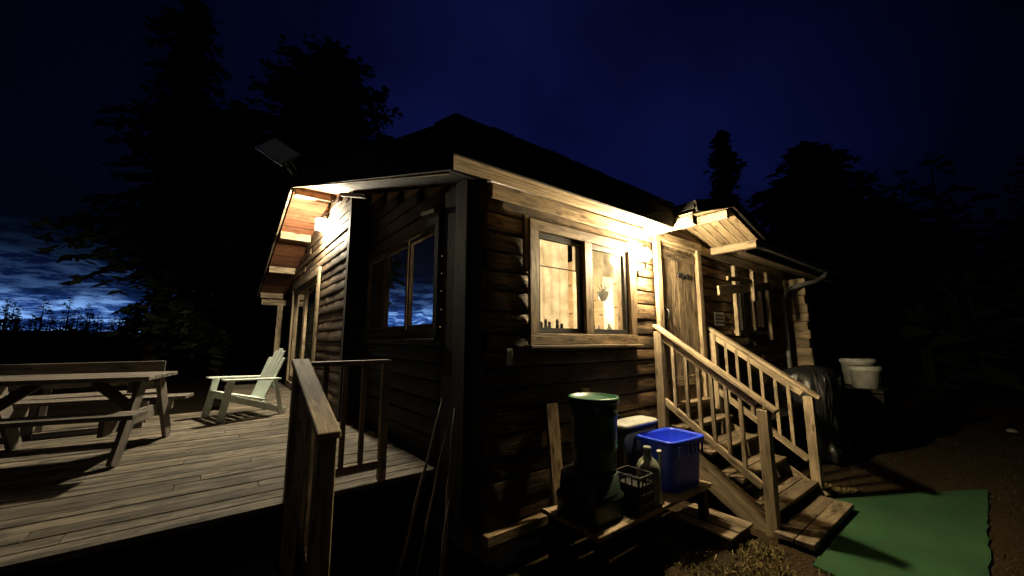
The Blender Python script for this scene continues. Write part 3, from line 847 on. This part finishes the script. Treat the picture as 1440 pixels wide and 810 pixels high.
# ------------------------------------------------------------------ trees
def tree(name,loc,H,Rr,base,shape,droop,up,mat,dens=1.0,clump=.3,lean=0):
    e=empty(name,(0,0,0)); x0,y0=loc
    t=B('trunk','bark',e); n=10
    pts=[Vector((x0+lean*(i/n)**2+U(-.06,.06),y0+U(-.06,.06),GZ+H*i/n)) for i in range(n+1)]
    r0=H*.014+.06
    t.tube(pts,[r0*(1-.93*i/n)+.01 for i in range(n+1)],9)
    vs=[];fs=[]
    z=base
    while z<H:
        q=(z-base)/(H-base); rr=Rr*shape(q)
        nb=max(3,int(6*dens))
        for k in range(nb):
            a=U(0,6.28); L=rr*U(.45,1.15)
            if L<.15: L=.15
            d=Vector((math.cos(a),math.sin(a),0)); side=Vector((-d.y,d.x,0))
            tp=Vector((x0+lean*(z/H)**2,y0,GZ+z))
            if L>1 and R()<.35: 
                bp=[tp+d*L*s_+Vector((0,0,up*L*s_-droop*L*s_*s_)) for s_ in (0,.3,.6,.9)]
                t.tube(bp,[.045*L/3,.03*L/3,.02*L/3,.006],4,False)
            m=max(3,int(L/clump*2.0*dens))
            for i in range(m):
                s_=(i+R())/m
                if s_<.12: continue
                p=tp+d*L*s_+Vector((0,0,up*L*s_-droop*L*s_*s_))
                wd=.42*L*(1-s_)*.6+.12
                for j in range(2):
                    c=p+side*U(-wd,wd)+Vector((U(-.1,.1),U(-.1,.1),U(-.16,.12)))
                    sz=clump*U(.45,1.15)
                    d1=(d*U(.3,1)+side*U(-.9,.9)+Vector((0,0,U(-.55,.25)))).normalized()
                    d2=d1.cross(Vector((U(-1,1),U(-1,1),1))).normalized()
                    kk=len(vs)
                    vs+= [c-d1*sz*.5-d2*sz*.14,c+d2*sz*.32,c+d1*sz*.75,c-d2*sz*.28]
                    fs.append((kk,kk+1,kk+2,kk+3))
        z+=U(.16,.34)*max(1,H/14)/max(.6,dens)
    t.done()
    me=bpy.data.meshes.new('foliage'); me.from_pydata([tuple(v) for v in vs],[],fs); me.materials.append(M[mat])
    o=bpy.data.objects.new('foliage',me); COL.objects.link(o); o.parent=e
wide=lambda q:max(.12,(1-q)**.5*(.6+.4*math.sin(q*9)**2))
roundc=lambda q:max(.08,math.sin(math.pi*min(1,(q*.82+.16)))**.7)
tree('pine_tree',(1.2,15.0),14.8,3.6,3.0,roundc,.25,.5,'leafB',1.5,.30)
tree('spruce_tree',(-4.2,22.5),20.0,4.6,5.0,wide,.35,.1,'leafA',1.3,.5)
tree('spruce_tree',(-1.8,19.0),13.0,3.8,1.5,roundc,.35,.1,'leafA',1.2,.5)
tree('spruce_tree',(5.0,19.5),11.5,3.4,2.0,roundc,.35,.1,'leafA',.9,.5)
tree('spruce_tree',(31,10.5),19.5,3.4,2.0,wide,.35,.1,'leafA',1.2,.7)
tree('pine_tree',(34,5.5),17.0,5.0,3.0,roundc,.3,.25,'leafA',1.4,.9)
vs=[];fs=[]
def far(x,y,H,r):
    n=int(50+H*6)
    for i in range(n):
        q=R()**.8; z=H*q; rr=r*((1-q)**.8+.03)
        a=U(0,6.28); d=rr*math.sqrt(R()); c=Vector((x+math.cos(a)*d,y+math.sin(a)*d,GZ+z))
        s_=H*.06*U(.6,1.3)*(1.3-q); k=len(vs)
        a2=U(0,6.28)
        u=Vector((math.cos(a2),math.sin(a2),U(-.5,.1)))*s_*1.5; w=Vector((-math.sin(a2)*.5,math.cos(a2)*.5,U(.3,.9)))*s_
        vs.extend([c-u*.6-w*.3,c+u,c+w]); fs.append((k,k+1,k+2))
    k=len(vs); vs.extend([Vector((x-.15,y,GZ)),Vector((x+.15,y,GZ)),Vector((x,y,GZ+H*1.02)),Vector((x,y-.15,GZ)),Vector((x,y+.15,GZ))]); fs.append((k,k+1,k+2)); fs.append((k+3,k+4,k+2))
def polar(az,d):
    return -1.67+d*math.sin(az),-2.5+d*math.cos(az)
for i in range(330):
    deg=U(-60,125); az=math.radians(deg)
    if deg<-7: d=U(60,100); H=U(3.8,6.6)
    elif deg<20: d=U(45,75); H=U(8,13)
    elif deg>62: d=U(26,42); H=U(7,10.5)
    else: d=U(45,75); H=U(9,14)
    x,y=polar(az,d); far(x,y,H,H*.27)
for i in range(26):
    az=math.radians(U(-19,-7)); d=U(70,95); x,y=polar(az,d); H=U(4.5,7.5); far(x,y,H,H*.3)
for i in range(90):
    az=math.radians(U(72,125)); d=U(18,27); x,y=polar(az,d); H=U(5.5,8.0); far(x,y,H,H*.42)
me=bpy.data.meshes.new('distant_tree_line'); me.from_pydata([tuple(v) for v in vs],[],fs); me.materials.append(M['far'])
o=bpy.data.objects.new('distant_tree_line',me); COL.objects.link(o)
b=B('hills','far')
ring0=[];ring1=[]
for i in range(141):
    az=math.radians(-75+i*1.5); d=135
    x,y=polar(az,d); ring0.append(b.bm.verts.new((x,y,GZ-1))); h=3.4+1.4*noise.noise(Vector((i*.13,0,0)))+.5*noise.noise(Vector((i*.9,3,0)))
    ring1.append(b.bm.verts.new((x*1.03,y*1.03,h)))
for i in range(140): b.bm.faces.new((ring0[i],ring0[i+1],ring1[i+1],ring1[i]))
b.done()

# ------------------------------------------------------------------ world
w=bpy.data.worlds.new('World'); SC.world=w; w.use_nodes=True; nt=w.node_tree; L=nt.links.new
bg=nt.nodes['Background']
tc=N(nt,'ShaderNodeTexCoord'); nrm=N(nt,'ShaderNodeVectorMath',operation='NORMALIZE'); L(tc.outputs['Generated'],nrm.inputs[0])
sky=N(nt,'ShaderNodeTexSky',sky_type='NISHITA'); sky.sun_disc=False; sky.sun_elevation=math.radians(-4); sky.sun_rotation=math.radians(-12)
sep=N(nt,'ShaderNodeSeparateXYZ'); L(nrm.outputs[0],sep.inputs[0])
grad=ramp(nt,sep.outputs[2],[(0,(.0055,.008,.022)),(.12,(.0045,.0065,.030)),(.35,(.0035,.0055,.050)),(.6,(.0022,.0032,.028)),(1,(.001,.0015,.010))])
dp=N(nt,'ShaderNodeVectorMath',operation='DOT_PRODUCT'); L(nrm.outputs[0],dp.inputs[0]); dp.inputs[1].default_value=(.575,.602,.553)
dm=ramp(nt,dp.outputs['Value'],[(.58,(.02,.02,.02)),(.74,(.10,.10,.10)),(.87,(.45,.45,.45)),(.98,(1.15,1.15,1.15))])
grad=mixc(nt,1,grad,dm,'MULTIPLY')
sk=mixc(nt,1,sky.outputs[0],(.005,.011,.032),'MULTIPLY')
tot=mixc(nt,1,grad,sk,'ADD')
mp=N(nt,'ShaderNodeMapping'); mp.inputs['Scale'].default_value=(5,5,24); L(nrm.outputs[0],mp.inputs[0])
cn=N(nt,'ShaderNodeTexNoise'); cn.inputs['Scale'].default_value=2.6; cn.inputs['Detail'].default_value=8; cn.inputs['Roughness'].default_value=.68; L(mp.outputs[0],cn.inputs['Vector'])
cr=ramp(nt,cn.outputs[0],[(.38,(.015,.04,.09)),(.49,(.08,.13,.26)),(.60,(1,1,1))])
d2=N(nt,'ShaderNodeVectorMath',operation='DOT_PRODUCT'); L(nrm.outputs[0],d2.inputs[0]); d2.inputs[1].default_value=(-.30,.952,.05)
m2=ramp(nt,d2.outputs['Value'],[(.955,(0,0,0)),(.985,(1,1,1))])
ev=ramp(nt,sep.outputs[2],[(.0,(1,1,1)),(.055,(1,1,1)),(.085,(.14,.16,.2)),(.15,(.012,.015,.02)),(.2,(0,0,0))])
cc=mixc(nt,1,cr,m2,'MULTIPLY'); cc=mixc(nt,1,cc,ev,'MULTIPLY'); cc=mixc(nt,1,cc,(.36,.72,1.5),'MULTIPLY')
tot=mixc(nt,1,tot,cc,'ADD')
cn2=N(nt,'ShaderNodeTexNoise'); cn2.inputs['Scale'].default_value=2.2; cn2.inputs['Detail'].default_value=5; L(nrm.outputs[0],cn2.inputs['Vector'])
tot=mixc(nt,1,tot,ramp(nt,cn2.outputs[0],[(.35,(.6,.6,.6)),(.65,(1.25,1.25,1.2))]),'MULTIPLY')
L(tot,bg.inputs[0]); bg.inputs[1].default_value=1.0
sl=bpy.data.lights.new('sun','SUN'); sl.energy=.018; sl.angle=math.radians(.5); sl.color=(.85,.92,1)
so=bpy.data.objects.new('sun',sl); COL.objects.link(so); so.rotation_euler=(math.radians(50),0,math.radians(-30))

# ------------------------------------------------------------------ camera
cd=bpy.data.cameras.new('camera'); cd.lens=13.2; cd.sensor_width=36; cd.clip_end=3000; cd.clip_start=.05
co=bpy.data.objects.new('camera',cd); COL.objects.link(co); co.location=(-1.67,-2.5,1.6)
th=math.radians(7.87); fv=Vector((.6101*math.cos(th),.7923*math.cos(th),math.sin(th)))
co.rotation_euler=fv.to_track_quat('-Z','Y').to_euler(); SC.camera=co
SC.view_settings.view_transform='Standard'; SC.view_settings.look='None'; SC.view_settings.exposure=0
